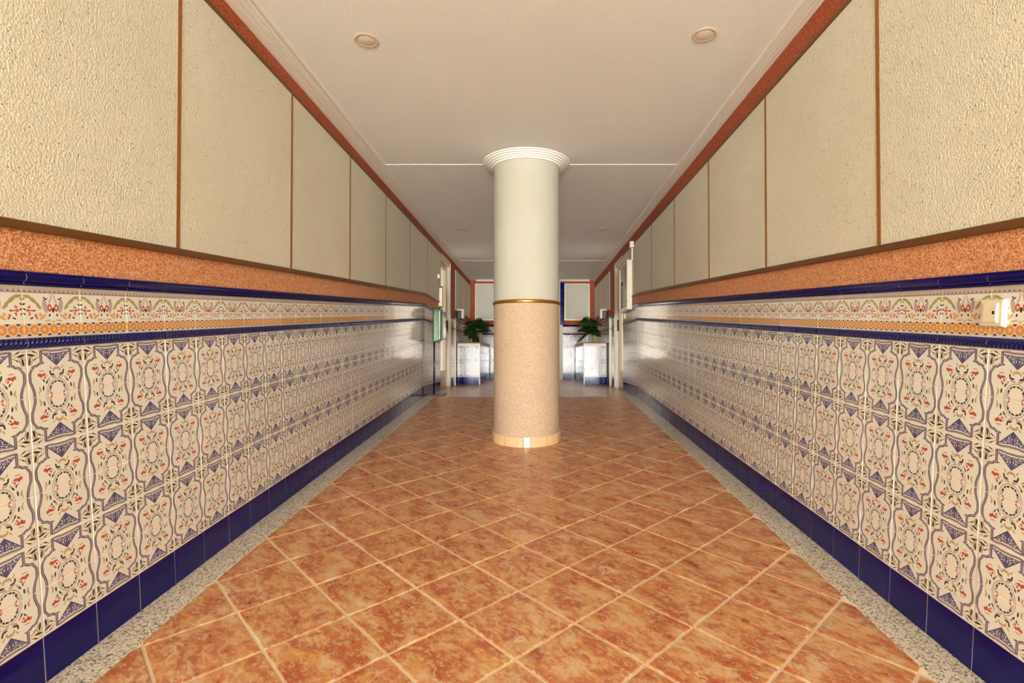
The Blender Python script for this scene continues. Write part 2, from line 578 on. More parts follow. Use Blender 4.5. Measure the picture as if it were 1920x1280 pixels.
def clip(poly, f):
    out = []
    for i in range(len(poly)):
        a, b = poly[i], poly[(i + 1) % len(poly)]
        fa, fb = f(a), f(b)
        if fa >= 0:
            out.append(a)
        if (fa >= 0) != (fb >= 0):
            t = fa / (fa - fb)
            out.append((a[0] + (b[0] - a[0]) * t, a[1] + (b[1] - a[1]) * t))
    res = []
    for p in out:
        if not res or (abs(p[0] - res[-1][0]) + abs(p[1] - res[-1][1])) > 1e-5:
            res.append(p)
    if len(res) > 1 and (abs(res[0][0] - res[-1][0]) + abs(res[0][1] - res[-1][1])) < 1e-5:
        res.pop()
    return res


def plate_bm(bm, poly, t0, t1, ch, frame):
    """slab with the outline poly from t0 to t1 and a chamfered front edge; frame maps (a, b, t) to a point"""
    rings = [(poly, t0)]
    if ch > 0:
        rings += [(poly, t1 - ch), (inset(poly, ch), t1)]
    else:
        rings += [(poly, t1)]
    vr = [[bm.verts.new(frame(p[0], p[1], t)) for p in pl] for pl, t in rings]
    n = len(poly)
    for r0, r1 in zip(vr, vr[1:]):
        for i in range(n):
            bm.faces.new((r0[i], r0[(i + 1) % n], r1[(i + 1) % n], r1[i]))
    bm.faces.new(vr[0])
    bm.faces.new(vr[-1])


def plate(name, poly, t0, t1, ch, frame, mat, parent=None):
    bm = bmesh.new()
    plate_bm(bm, poly, t0, t1, ch, frame)
    return new_obj(name, from_bm(bm, name), parent, mat)


def bx(bm, x0, x1, y0, y1, z0, z1):
    v = [bm.verts.new((x, y, z)) for x in (x0, x1) for y in (y0, y1) for z in (z0, z1)]
    for f in ((0, 1, 3, 2), (4, 6, 7, 5), (0, 4, 5, 1), (2, 3, 7, 6), (0, 2, 6, 4), (1, 5, 7, 3)):
        bm.faces.new([v[i] for i in f])


def boxes(name, lst, mat, parent=None, bev=0.0):
    bm = bmesh.new()
    for b in lst:
        bx(bm, *b)
    if bev:
        bmesh.ops.bevel(bm, geom=bm.edges[:], offset=bev, segments=2, profile=0.7, affect='EDGES')
    return new_obj(name, from_bm(bm, name), parent, mat)


def lathe(name, prof, mat, parent=None, seg=64, smooth=True, closed=False):
    bm = bmesh.new()
    rings = []
    for r, z in prof:
        rings.append([bm.verts.new((r * math.cos(2 * math.pi * i / seg), r * math.sin(2 * math.pi * i / seg), z)) for i in range(seg)])
    pairs = list(zip(rings, rings[1:]))
    if closed:
        pairs.append((rings[-1], rings[0]))
    for a, b in pairs:
        for i in range(seg):
            bm.faces.new((a[i], a[(i + 1) % seg], b[(i + 1) % seg], b[i]))
    if not closed:
        bm.faces.new(rings[0])
        bm.faces.new(rings[-1])
    me = from_bm(bm, name, smooth)
    o = new_obj(name, me, parent, mat)
    if smooth:
        me.set_sharp_from_angle(angle=math.radians(35))
    return o


def tube(bm, pts, rad, seg=8):
    rings = []
    for i, p in enumerate(pts):
        p = Vector(p)
        d = (Vector(pts[min(i + 1, len(pts) - 1)]) - Vector(pts[max(i - 1, 0)])).normalized()
        a = d.cross(Vector((0.3, 0.5, 0.81))).normalized()
        b = d.cross(a)
        r = rad[i] if isinstance(rad, (list, tuple)) else rad
        rings.append([bm.verts.new(p + (a * math.cos(2 * math.pi * k / seg) + b * math.sin(2 * math.pi * k / seg)) * r) for k in range(seg)])
    for r0, r1 in zip(rings, rings[1:]):
        for k in range(seg):
            bm.faces.new((r0[k], r0[(k + 1) % seg], r1[(k + 1) % seg], r1[k]))
    bm.faces.new(rings[0])
    bm.faces.new(rings[-1])


def zf(y):
    return S * min(y, YE)


def side_frame(side):
    """(y, z, depth into the room) to world"""
    if side == 'L':
        return lambda a, b, t: (-WL + t, a, b)
    return lambda a, b, t: (WR - t, a, b)


def far_frame(a, b, t):
    return (a, YF - t, b)


def basis(o, ex, ey, ez):
    m = Matrix.Identity(4)
    for i, v in enumerate((ex, ey, ez)):
        m[0][i], m[1][i], m[2][i] = v
    m[0][3], m[1][3], m[2][3] = o
    return m


# ------------------------------------------------------------------ tiles: shared meshes
TP = 0.2006                       # column pitch
TH = 0.1505                       # row pitch
N_PL, N_T0 = 0.150, 0.152         # plinth top, first row
N_ST0 = N_T0 + 6 * TH + 0.001
N_ST1 = N_ST0 + 0.032
N_FR0 = N_ST1 + 0.002
N_FR1 = N_FR0 + 0.155
N_TP0 = N_FR1 + 0.002
N_TP1 = N_TP0 + 0.045
local = lambda a, b, t: (a, t, b)


def rect(w, h):
    return [(-w / 2, -h / 2), (w / 2, -h / 2), (w / 2, h / 2), (-w / 2, h / 2)]


def tile_mesh(name, poly, mat, t=0.004, ch=0.0016):
    bm = bmesh.new()
    plate_bm(bm, poly, -0.006, t, ch, local)
    me = from_bm(bm, name)
    me.materials.append(M[mat])
    return me


def profile_mesh(name, prof, length, mat):
    """moulding: profile (depth, height) run along local x"""
    bm = bmesh.new()
    ends = []
    for sx in (-length / 2, length / 2):
        ends.append([bm.verts.new((sx, d, h)) for d, h in prof])
    n = len(prof)
    for i in range(n):
        bm.faces.new((ends[0][i], ends[0][(i + 1) % n], ends[1][(i + 1) % n], ends[1][i]))
    bm.faces.new(ends[0])
    bm.faces.new(ends[1])
    me = from_bm(bm, name)
    me.materials.append(M[mat])
    return me


W_T, H_T = TP - 0.0030, TH - 0.0020
P_TILE, P_FRZ, P_PLN = rect(W_T, H_T), rect(W_T, 0.154), rect(W_T, 0.148)
ME = {'wall_tile': tile_mesh('wall_tile', P_TILE, 'tile'), 'frieze_tile': tile_mesh('frieze_tile', P_FRZ, 'frieze'),
      'plinth_tile': tile_mesh('plinth_tile', P_PLN, 'blue')}
PROF_ROPE = [(-0.006, -0.016), (0.006, -0.016)] + [(0.006 + 0.010 * math.sin(math.pi * i / 6), -0.016 + 0.032 * i / 6) for i in range(1, 6)] + [(0.006, 0.016), (-0.006, 0.016)]
PROF_TOP = [(-0.006, -0.0225), (0.010, -0.0225), (0.014, -0.018), (0.012, -0.013), (0.020, -0.008), (0.024, 0.002), (0.022, 0.012), (0.015, 0.019), (0.004, 0.0225), (-0.006, 0.0225)]
ME['rope_strip'] = profile_mesh('rope_strip', PROF_ROPE, W_T, 'rope')
ME['cap_tile'] = profile_mesh('cap_tile', PROF_TOP, W_T, 'blue')
POLY = {'wall_tile': P_TILE, 'frieze_tile': P_FRZ, 'plinth_tile': P_PLN}
MATN = {'wall_tile': 'tile', 'frieze_tile': 'frieze', 'plinth_tile': 'blue'}


def put_piece(kind, parent, o, ex, ey, ez, flip=False, keep=None, sx=1.0):
    """one wainscot piece; keep(world point) >= 0 cuts flat tiles, sx squeezes a piece"""
    o, ex, ey, ez = Vector(o), Vector(ex), Vector(ey), Vector(ez)
    if flip:
        ex, ez = -ex, -ez
    me = ME[kind]
    if keep is not None:
        if kind in POLY:
            f = lambda p: keep(o + ex * p[0] + ez * p[1])
            pl = clip(POLY[kind], f)
            if len(pl) < 3 or abs(area2(pl)) < 4e-4:
                return None
            if len(pl) != 4 or max(abs(a[0] - b[0]) + abs(a[1] - b[1]) for a, b in zip(pl, POLY[kind])) > 1e-4:
                me = tile_mesh(kind, pl, MATN[kind])
        else:
            half = W_T / 2
            lo, hi = keep(o - ex * half), keep(o + ex * half)
            if lo < 0 and hi < 0:
                return None
            if lo < 0 or hi < 0:
                t = (lo / (lo - hi))
                a, b = (-half, -half + 2 * half * t) if hi < 0 else (-half + 2 * half * t, half)
                if b - a < 0.012:
                    return None
                o = o + ex * ((a + b) / 2)
                sx = (b - a) / (2 * half)
    ob = new_obj(kind, me, parent)
    tilt = Matrix.Rotation(random.gauss(0, 0.0022), 4, 'Z') @ Matrix.Rotation(random.gauss(0, 0.0022), 4, 'X')
    ob.matrix_local = basis(o, ex * sx, ey, ez) @ tilt
    return ob


def wainscot_column(parent, base, ex, ey, ez, keep=None, sx=1.0, rows=range(6), low=True, high=True):
    """base = floor point at the middle of the column"""
    base, ez = Vector(base), Vector(ez)
    at = lambda n: base + ez * n
    if low:
        put_piece('plinth_tile', parent, at(N_PL / 2), ex, ey, ez, False, keep, sx)
    for r in rows:
        put_piece('wall_tile', parent, at(N_T0 + TH * (r + 0.5)), ex, ey, ez, r % 2 == 0, keep, sx)
    if high:
        put_piece('rope_strip', parent, at((N_ST0 + N_ST1) / 2), ex, ey, ez, False, keep, sx)
        put_piece('frieze_tile', parent, at((N_FR0 + N_FR1) / 2), ex, ey, ez, False, keep, sx)
        put_piece('cap_tile', parent, at((N_TP0 + N_TP1) / 2), ex, ey, ez, False, keep, sx)


# ------------------------------------------------------------------ side walls
DOOR = {'L': (8.60, 9.64), 'R': (8.50, 9.42)}
ZPT = {'L': H0 + 1.66, 'R': H0 + 1.597}   # top of the cream panels and head of the doorways
TW = 0.28                         # wall thickness
def cornice_profile(width, drop):
    """four flat fillets with grooves between them, stepping up from the wall to the ceiling"""
    u, p = width / 0.126, drop / 0.034
    out = [(0.0, drop), (0.022 * u, drop)]
    for i in range(4):
        a, q = (0.026 + i * 0.025) * u, (0.031 - i * 0.0055) * p
        g = min(0.011, q)
        out += [(a, q - g), (a + 0.006 * u, q - g), (a + 0.007 * u, q), (a + 0.021 * u, q)]
    return out + [(width, 0.0), (0.0, 0.0)]


N_PB = 1.412                      # underside of the panel trim above the floor
TRW = 0.028
TRT = 0.022
JOINT0 = {'L': 2.25, 'R': 2.15}
PANEL_P = {'L': 1.045, 'R': 1.05}


def TE_(n):
    return (YE + n * SPH) / CPH


def build_wall(side):
    left = side == 'L'
    fr = side_frame(side)
    nm = 'wall_left' if left else 'wall_right'
    d0, d1 = DOOR[side]
    Z_PT = Z_DH = ZPT[side]
    bm = bmesh.new()
    back = -TW
    g = 0.0018
    yb = YB
    # masonry: before the doorway, above it, behind it
    plate_bm(bm, [(yb, zf(yb) - 0.1), (YE, ZL - 0.1), (d0, ZL - 0.1), (d0, ZC), (yb, ZC)], back, g, 0, fr)
    plate_bm(bm, [(d0, Z_DH), (d1, Z_DH), (d1, ZC), (d0, ZC)], back, g, 0, fr)
    plate_bm(bm, [(d1, ZL - 0.1), (YF + 0.2, ZL - 0.1), (YF + 0.2, ZC), (d1, ZC)], back, g, 0, fr)
    wall = new_obj(nm, from_bm(bm, nm), None, 'grout')
    tag(wall, ('left' if left else 'right') + ' corridor wall with patterned tile wainscot below cream plaster panels', 'wall', kind='structure')
    ey = (1, 0, 0) if left else (-1, 0, 0)
    ez_r = (0, -SPH, CPH)
    ex_r = (0, -CPH, -SPH) if left else (0, CPH, SPH)
    ez_l = (0, 0, 1)
    ex_l = (0, -1, 0) if left else (0, 1, 0)
    xw = -WL if left else WR
    # ramp columns
    y_ref = 1.593 if left else 1.648                  # a joint seen at strip height
    n_ref = N_ST0
    t_ref = (y_ref + n_ref * SPH) / CPH
    k0 = -4
    keep = lambda p: (YE - 0.001) - p.y
    k = k0
    while True:
        t = t_ref + (k + 0.5) * TP
        if (t - TP / 2) * CPH - 1.3 * SPH > YE:
            break
        base = (xw, t * CPH, t * SPH)
        wainscot_column(wall, base, ex_r, ey, ez_r, keep if t * CPH > YE - 0.4 else None)
        k += 1
    # level columns before the doorway
    y = YE + 0.001
    while y < d0 - 0.02:
        w = min(TP, d0 - y)
        wainscot_column(wall, (xw, y + w / 2, ZL), ex_l, ey, ez_l, None, w / TP)
        y += TP
    # pier and wall behind the doorway
    y = d1 + 0.06
    i = 0
    while y < YF - 0.02:
        w = min(TP, YF - y)
        rows = range(6) if i < 4 else range(4, 6)
        wainscot_column(wall, (xw, y + w / 2, ZL), ex_l, ey, ez_l, None, w / TP, rows, i < 4)
        y += TP
        i += 1
    # joint filler behind the mouldings, a little shallower than they are
    for prof, n in ((PROF_ROPE, (N_ST0 + N_ST1) / 2), (PROF_TOP, (N_TP0 + N_TP1) / 2)):
        pf = [(d - 0.0016 if d > 0 else d, h * 0.93) for d, h in prof]
        t0_, t1_ = 0.6, TE_(n)
        f1 = new_obj('joint_filler', profile_mesh('joint_filler', pf, t1_ - t0_, 'grout'), wall)
        tm = (t0_ + t1_) / 2
        f1.matrix_local = basis((xw, tm * CPH - n * SPH, tm * SPH + n * CPH), ex_r, ey, ez_r)
        f2 = new_obj('joint_filler', profile_mesh('joint_filler', pf, d0 - YE, 'grout'), wall)
        f2.matrix_local = basis((xw, (YE + d0) / 2, ZL + n), ex_l, ey, ez_l)
    # pebble plaster above the wainscot
    zw = lambda yy: zf(yy) + (N_TP1 - 0.004) / CPH
    zq = lambda yy: zf(yy) + (N_PB + 0.02) / CPH
    plate('plaster_band', [(yb, zw(yb)), (YE, zw(YE)), (d0, zw(d0)), (d0, zq(d0)), (YE, zq(YE)), (yb, zq(yb))], -0.003, 0.005, 0, fr, 'orange', wall)
    plate('upper_band', [(yb, Z_PT - 0.01), (d0, Z_PT - 0.01), (d0, ZC - 0.002), (yb, ZC - 0.002)], -0.003, 0.005, 0, fr, 'rust', wall)  # same plaster as the lower band, weaker light painted into its colour
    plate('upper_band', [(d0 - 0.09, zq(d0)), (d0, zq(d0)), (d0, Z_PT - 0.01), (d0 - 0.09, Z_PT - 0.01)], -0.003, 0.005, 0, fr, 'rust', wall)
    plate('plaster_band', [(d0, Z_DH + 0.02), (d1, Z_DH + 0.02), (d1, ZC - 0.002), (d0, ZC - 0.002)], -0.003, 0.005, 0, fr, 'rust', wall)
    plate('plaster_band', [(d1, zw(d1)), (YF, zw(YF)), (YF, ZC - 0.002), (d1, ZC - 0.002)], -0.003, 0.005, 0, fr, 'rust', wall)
    # cream panels with bronze profiles between them
    js = []
    y = JOINT0[side] - 3 * PANEL_P[side]
    while y < d0 - 0.5:
        js.append(y)
        y += PANEL_P[side]
    y_end = d0 - 0.06
    zp = lambda yy: zf(yy) + N_PB / CPH
    hw = TRW / 2
    bounds = js + [y_end]
    for a, b in zip(bounds, bounds[1:]):
        a2, b2 = a + hw * 0.8, b - hw * 0.8 if b != y_end else b
        lo = [(a2, zp(a2) + TRW)]
        if a2 < YE < b2:
            lo.append((YE, zp(YE) + TRW))
        lo.append((b2, zp(b2) + TRW))
        plate('wall_panel', lo + [(b2, Z_PT - TRT), (a2, Z_PT - TRT)], 0.002, 0.016, 0.0005, fr, 'panel', wall)
    for a in js:
        plate('panel_joint_trim', [(a - hw * 0.8, zp(a) + TRW), (a + hw * 0.8, zp(a) + TRW), (a + hw * 0.8, Z_PT - TRT), (a - hw * 0.8, Z_PT - TRT)],
              0.002, 0.0175, 0, fr, 'trim', wall)
    y0 = js[0]
    plate('panel_edge_trim', [(y0, zp(y0)), (YE, zp(YE)), (y_end, zp(y_end)), (y_end, zp(y_end) + TRW), (YE, zp(YE) + TRW), (y0, zp(y0) + TRW)],
          0.002, 0.024, 0.003, fr, 'dtrim', wall)
    plate('panel_edge_trim', [(y0, Z_PT - TRT), (y_end, Z_PT - TRT), (y_end, Z_PT), (y0, Z_PT)], 0.002, 0.020, 0.001, fr, 'dtrim', wall)
    # panel behind the doorway
    q0, q1 = d1 + 0.52, YF - 0.03
    ym = (q0 + q1) / 2
    plate('wall_panel', [(q0, zp(9) + 0.02), (ym - 0.01, zp(9) + 0.02), (ym - 0.01, Z_PT - 0.02), (q0, Z_PT - 0.02)], 0.002, 0.016, 0.002, fr, 'panel', wall)
    plate('wall_panel', [(ym + 0.01, zp(9) + 0.02), (q1, zp(9) + 0.02), (q1, Z_PT - 0.02), (ym + 0.01, Z_PT - 0.02)], 0.002, 0.016, 0.002, fr, 'panel', wall)
    plate('panel_joint_trim', [(ym - 0.01, zp(9) + 0.02), (ym + 0.01, zp(9) + 0.02), (ym + 0.01, Z_PT - 0.02), (ym - 0.01, Z_PT - 0.02)], 0.002, 0.017, 0, fr, 'trim_lit', wall)
    # white edge profile of the pier tiles
    plate('edge_profile', [(d1 + 0.47, ZL), (d1 + 0.50, ZL), (d1 + 0.50, ZL + N_TP1), (d1 + 0.47, ZL + N_TP1)], 0.0, 0.03, 0.003, fr, 'wframe', wall)
    return wall


wall_l = build_wall('L')
wall_r = build_wall('R')

# ------------------------------------------------------------------ ceiling and cornices
bm = bmesh.new()
bx(bm, -WL - TW, WR + TW, YB, 4.90, ZC, ZC + 0.2)
bx(bm, -WL - TW, WR + TW, 4.90, 9.9, ZC - 0.004, ZC + 0.2)
bx(bm, -WL - TW, WR + TW, 9.9, YF + 0.2, ZC - 0.008, ZC + 0.2)
ceil = tag(new_obj('ceiling', from_bm(bm, 'ceiling'), None, 'ceil'), 'flat textured cream plaster ceiling of the corridor', 'ceiling', kind='structure')


def cornice(name, label, p0, p1, nrm, width=0.12, drop=0.034):
    d = (Vector(p1) - Vector(p0))
    L = d.length
    ey = Vector(nrm)
    ez = Vector((0, 0, 1))
    ex = ey.cross(ez)
    me = profile_mesh(name, [(a, -b) for a, b in cornice_profile(width, drop)], L, 'white')
    o = new_obj(name, me)
    o.matrix_local = basis((Vector(p0) + Vector(p1)) / 2, ex, ey, ez)
    return tag(o, label, 'moulding', kind='structure')


cornice('trim_1', 'stepped white cornice along the left ceiling edge', (-WL, YB, ZC - 0.001), (-WL, YF, ZC - 0.001), (1, 0, 0), 0.150, 0.022)
cornice('trim_2', 'stepped white cornice along the right ceiling edge', (WR, YB, ZC - 0.001), (WR, YF, ZC - 0.001), (-1, 0, 0), 0.088, 0.042)
cornice('trim_3', 'short white cornice above the far end wall', (-WL + 0.155, YF, ZC - 0.006), (WR - 0.13, YF, ZC - 0.006), (0, -1, 0))

# ------------------------------------------------------------------ floor
GW = 0.150                        # granite border
XL, XR = -WL + GW, WR - GW
TE = YE / CPH
ramp = lambda a, b, t: (a, b * CPH - t * SPH, b * SPH + t * CPH)
bm = bmesh.new()
plate_bm(bm, [(-WL - 0.02, YB / CPH), (WR + 0.02, YB / CPH), (WR + 0.02, TE), (-WL - 0.02, TE)], -0.15, -0.0035, 0, ramp)
floor = tag(new_obj('floor', from_bm(bm, 'floor'), None, 'fgrout'), 'sloping corridor floor of rust orange tiles laid diagonally with beige joints', 'floor', kind='structure')
GA = Vector((0.2184, -0.2311))
GB = Vector((0.2181, 0.2067))
G0 = Vector((-0.9415, 2.2821)) / 1.0
ftile_full = None
gap = 0.0052
ea, eb = GA.normalized(), GB.normalized()
la, lb = GA.length - gap * 2, GB.length - gap * 2
quad = [(sa * la / 2, sb * lb / 2) for sa, sb in ((-1, -1), (1, -1), (1, 1), (-1, 1))]
ang = math.atan2(ea.y, ea.x)


def ftile_mesh(poly):
    bm = bmesh.new()
    plate_bm(bm, poly, -0.008, 0.0, 0.0018, lambda a, b, t: (a, b, t))
    me = from_bm(bm, 'floor_tile')
    me.materials.append(M['ftile'])
    return me


ftile_full = ftile_mesh(quad)
for i in range(-30, 31):
    for j in range(-30, 31):
        c = G0 + GA * (i + 0.5) + GB * (j + 0.5)
        if c.y < 0.55 or c.y > YE + 0.4 or c.x < -2 or c.x > 2:
            continue
        w = lambda p: c + ea * p[0] + eb * p[1]
        pl = quad
        for f in (lambda p: w(p).x - XL - 0.002, lambda p: XR - 0.002 - w(p).x, lambda p: TE - 0.003 - w(p).y):
            pl = clip(pl, f)
            if len(pl) < 3:
                break
        if len(pl) < 3 or abs(area2(pl)) < 0.0009:
            continue
        full = len(pl) == 4 and abs(abs(area2(pl)) - la * lb) < 1e-5
        me = ftile_full if full else ftile_mesh(pl)
        o = new_obj('floor_tile', me, floor)
        ex = Vector(ramp(ea.x, ea.y, 0))
        ez = Vector(ramp(0, 0, 1))
        o.matrix_local = basis(ramp(c.x, c.y, random.uniform(-0.0006, 0.0006)), ex, ez.cross(ex), ez)
for nme, x0, x1 in (('granite_border', -WL + 0.001, XL - 0.001), ('granite_border', XR + 0.001, WR - 0.001)):
    plate(nme, [(x0, YB / CPH), (x1, YB / CPH), (x1, TE), (x0, TE)], -0.01, 0.001, 0.001, ramp, 'granite', floor)
# level hall floor
M['ffar'] = mat_far_floor(GA, GB)
bm = bmesh.new()
bx(bm, -WL - TW, WR + TW, YE, YF + 1.6, ZL - 0.15, ZL)
hall = tag(new_obj('floor_landing', from_bm(bm, 'floor_landing'), None, 'ffar'), 'shiny level brown floor beyond the end of the ramp', 'floor', kind='structure')
for x0, x1, d in ((-WL + 0.001, XL, DOOR['L'][0]), (XR, WR - 0.001, DOOR['R'][0])):
    boxes('granite_border', [(x0, x1, YE, d, ZL - 0.01, ZL + 0.001)], 'granite', hall)

# ------------------------------------------------------------------ far wall with a glazed door hidden by the column
fd = (-0.44, 0.46)
fh = ZL + 2.06
bm = bmesh.new()
for p in ([(-WL - TW, ZL - 0.1), (fd[0], ZL - 0.1), (fd[0], ZC), (-WL - TW, ZC)], [(fd[1], ZL - 0.1), (WR + TW, ZL - 0.1), (WR + TW, ZC), (fd[1], ZC)],
          [(fd[0], fh), (fd[1], fh), (fd[1], ZC), (fd[0], ZC)]):
    plate_bm(bm, p, -0.2, 0.0018, 0, far_frame)
wall_f = tag(new_obj('wall_far', from_bm(bm, 'wall_far'), None, 'grout'), 'far end wall with cream panels framed in plaster coloured darker for shade above tiles', 'wall', kind='structure')
for x0, x1, sgn in ((-WL, -0.60, -1), (0.60, WR, 1)):
    x = (abs(x1) if sgn < 0 else x0) + 0.06
    xs = abs(x0) if sgn < 0 else x1
    for i in range(3):
        wainscot_column(wall_f, (sgn * (x + TP / 2), YF, ZL), (1, 0, 0), (0, -1, 0), (0, 0, 1))
        x += TP
    zb = ZL + N_TP1 - 0.004
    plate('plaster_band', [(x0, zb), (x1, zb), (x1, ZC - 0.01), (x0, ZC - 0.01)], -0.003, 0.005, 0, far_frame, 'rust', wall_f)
    pa, pb = (-1.40, -0.72) if sgn < 0 else (0.72, 1.28)
    z0, z1 = ZL + N_PB + 0.005, ZC - 0.11
    plate('wall_panel', [(pa, z0), (pb, z0), (pb, z1), (pa, z1)], 0.004, 0.016, 0.002, far_frame, 'panel', wall_f)
    t = 0.02
    for q in ([(pa - t, z0 - t), (pb + t, z0 - t), (pb + t, z0), (pa - t, z0)], [(pa - t, z1), (pb + t, z1), (pb + t, z1 + t), (pa - t, z1 + t)],
              [(pa - t, z0), (pa, z0), (pa, z1), (pa - t, z1)], [(pb, z0), (pb + t, z0), (pb + t, z1), (pb, z1)]):
        plate('panel_edge_trim', q, 0.004, 0.024, 0.002, far_frame, 'trim_lit', wall_f)  # paler trim colour: light caught at the far end is painted in
    xa, xb = (-0.70, -0.60) if sgn < 0 else (0.60, 0.70)
    for i in range(6):
        za = zb + 0.006 + i * 0.202
        zz = min(za + 0.199, ZC - 0.07)
        if zz - za > 0.03:
            plate('blue_jamb_tile', [(xa, za), (xb, za), (xb, zz), (xa, zz)], 0.004, 0.014, 0.002, far_frame, 'blue', wall_f)


def glazed_door(name, label, frame, a0, a1, z0, z1, kick):
    """white door frame with one glazed leaf; frame(a, z, t)"""
    root = empty(name, frame((a0 + a1) / 2, z0, -0.08))
    inv = Vector(root.location)
    fr = lambda a, b, t: Vector(frame(a, b, t)) - inv
    w = 0.065
    for q in ([(a0, z0), (a0 + w, z0), (a0 + w, z1), (a0, z1)], [(a1 - w, z0), (a1, z0), (a1, z1), (a1 - w, z1)]):
        plate('jamb', q, -0.13, -0.012, 0.003, fr, 'wframe', root)
    plate('head', [(a0 + w, z1 - w), (a1 - w, z1 - w), (a1 - w, z1), (a0 + w, z1)], -0.13, -0.012, 0.003, fr, 'wframe', root)
    b0, b1, zb, zt = a0 + w + 0.004, a1 - w - 0.004, z0 + 0.006, z1 - w - 0.004
    s = 0.085
    bm = bmesh.new()
    for q in ([(b0, zb), (b0 + s, zb), (b0 + s, zt), (b0, zt)], [(b1 - s, zb), (b1, zb), (b1, zt), (b1 - s, zt)],
              [(b0 + s, zt - s), (b1 - s, zt - s), (b1 - s, zt), (b0 + s, zt)]):
        plate_bm(bm, q, -0.105, -0.06, 0.004, fr)
    leaf = new_obj('leaf', from_bm(bm, 'leaf'), root, 'wframe')
    plate('kick_panel', [(b0 + s, zb), (b1 - s, zb), (b1 - s, zb + kick), (b0 + s, zb + kick)], -0.1, -0.065, 0.004, fr, 'wframe', leaf)
    plate('pane', [(b0 + s, zb + kick), (b1 - s, zb + kick), (b1 - s, zt - s), (b0 + s, zt - s)], -0.086, -0.080, 0, fr, 'glass', leaf)
    plate('handle', [(b1 - s * 0.75, z0 + 1.0), (b1 - s * 0.35, z0 + 1.0), (b1 - s * 0.35, z0 + 1.2), (b1 - s * 0.75, z0 + 1.2)], -0.06, -0.03, 0.006, fr, 'pole', leaf)
    return tag(root, label, 'door', kind='structure')


glazed_door('door_1', 'white framed glazed door in the left side wall near the planter', side_frame('L'), DOOR['L'][0], DOOR['L'][1], ZL, ZPT['L'], 0.3)
glazed_door('door_2', 'white framed glazed door in the right side wall beyond the notice board', side_frame('R'), DOOR['R'][0], DOOR['R'][1], ZL, ZPT['R'], 0.3)
glazed_door('door_3', 'glazed white door in the far wall behind the column', far_frame, fd[0], fd[1], ZL, fh, 0.5)

# entrance behind the camera
zb = zf(YB)
boxes_b = [(-WL - TW, -1.15, YB - 0.2, YB, zb - 0.1, ZC + 0.2), (1.03, WR + TW, YB - 0.2, YB, zb - 0.1, ZC + 0.2), (-1.15, 1.03, YB - 0.2, YB, 2.6, ZC + 0.2)]
wall_b = tag(boxes('wall_back', boxes_b, 'grout'), 'entrance wall behind the camera with a wide open doorway', 'wall', kind='structure')

# ------------------------------------------------------------------ column
CX, CY, CR = -0.078, 4.88, 0.303
zc0 = zf(CY)
col = empty('column', (CX, CY, zc0))
tag(col, 'round column with cream upper shaft and pale orange pebble lower shaft', 'column')
z_ring = H0 + 0.455 - zc0
zt = ZC - zc0
lathe('lower_shaft', [(CR, -0.05), (CR, z_ring)], 'corange', col)
lathe('upper_shaft', [(CR, z_ring + 0.03), (CR, zt - 0.004)], 'ccream', col)
lathe('brass_ring', [(CR - 0.01, z_ring), (CR + 0.006, z_ring), (CR + 0.010, z_ring + 0.006), (CR + 0.010, z_ring + 0.024), (CR + 0.006, z_ring + 0.03), (CR - 0.01, z_ring + 0.03)], 'brass', col, closed=True)
cap = [(CR - 0.01, 0.058), (CR + 0.018, 0.058), (CR + 0.022, 0.046), (CR + 0.038, 0.044), (CR + 0.043, 0.034), (CR + 0.058, 0.032),
       (CR + 0.063, 0.022), (CR + 0.078, 0.020), (CR + 0.083, 0.010), (CR + 0.098, 0.008), (CR + 0.102, -0.002), (CR - 0.01, -0.002)]
lathe('capital_moulding', [(r, zt - 0.006 - q) for r, q in cap], 'white', col, closed=True)
NS = 15
for i in range(NS):
    a0 = 2 * math.pi * (i - 0.5) / NS - math.pi / 2 + 0.012
    a1 = 2 * math.pi * (i + 0.5) / NS - math.pi / 2 - 0.012
    if i == 0:
        a0, a1 = -math.pi / 2 - 0.085 + 0.03, -math.pi / 2 + 0.085 + 0.03
    elif i in (1, NS - 1):
        if i == 1:
            a0 = -math.pi / 2 + 0.135
        else:
            a1 = 2 * math.pi - math.pi / 2 - 0.075
    bm = bmesh.new()
    n = 4
    rows = []
    ro, ri = CR + 0.012, CR - 0.004
    for r, z in ((ri, -0.06), (ro, -0.06), (ro, 0.083), (ro - 0.004, 0.087), (ri, 0.087)):
        rows.append([bm.verts.new((r * math.cos(a0 + (a1 - a0) * j / n), r * math.sin(a0 + (a1 - a0) * j / n), z + S * r * math.sin(a0 + (a1 - a0) * j / n))) for j in range(n + 1)])
    m = len(rows)
    for r0 in range(m):
        for j in range(n):
            bm.faces.new((rows[r0][j], rows[r0][j + 1], rows[(r0 + 1) % m][j + 1], rows[(r0 + 1) % m][j]))
    bm.faces.new([rows[r][0] for r in range(m)])
    bm.faces.new([rows[r][n] for r in range(m)])
    o = new_obj('skirting_tile', from_bm(bm, 'skirting_tile'), col, 'wplast' if i == 0 else 'skirt')  # front tile is white: the entrance's reflection painted into its colour
    if i == 0:
        o['label'] = 'front skirting tile painted white as the entrance reflection'

# ------------------------------------------------------------------ planters and palms
PF = 10.25
PW = 0.447
PH = 0.155 + 4 * TH + 0.065


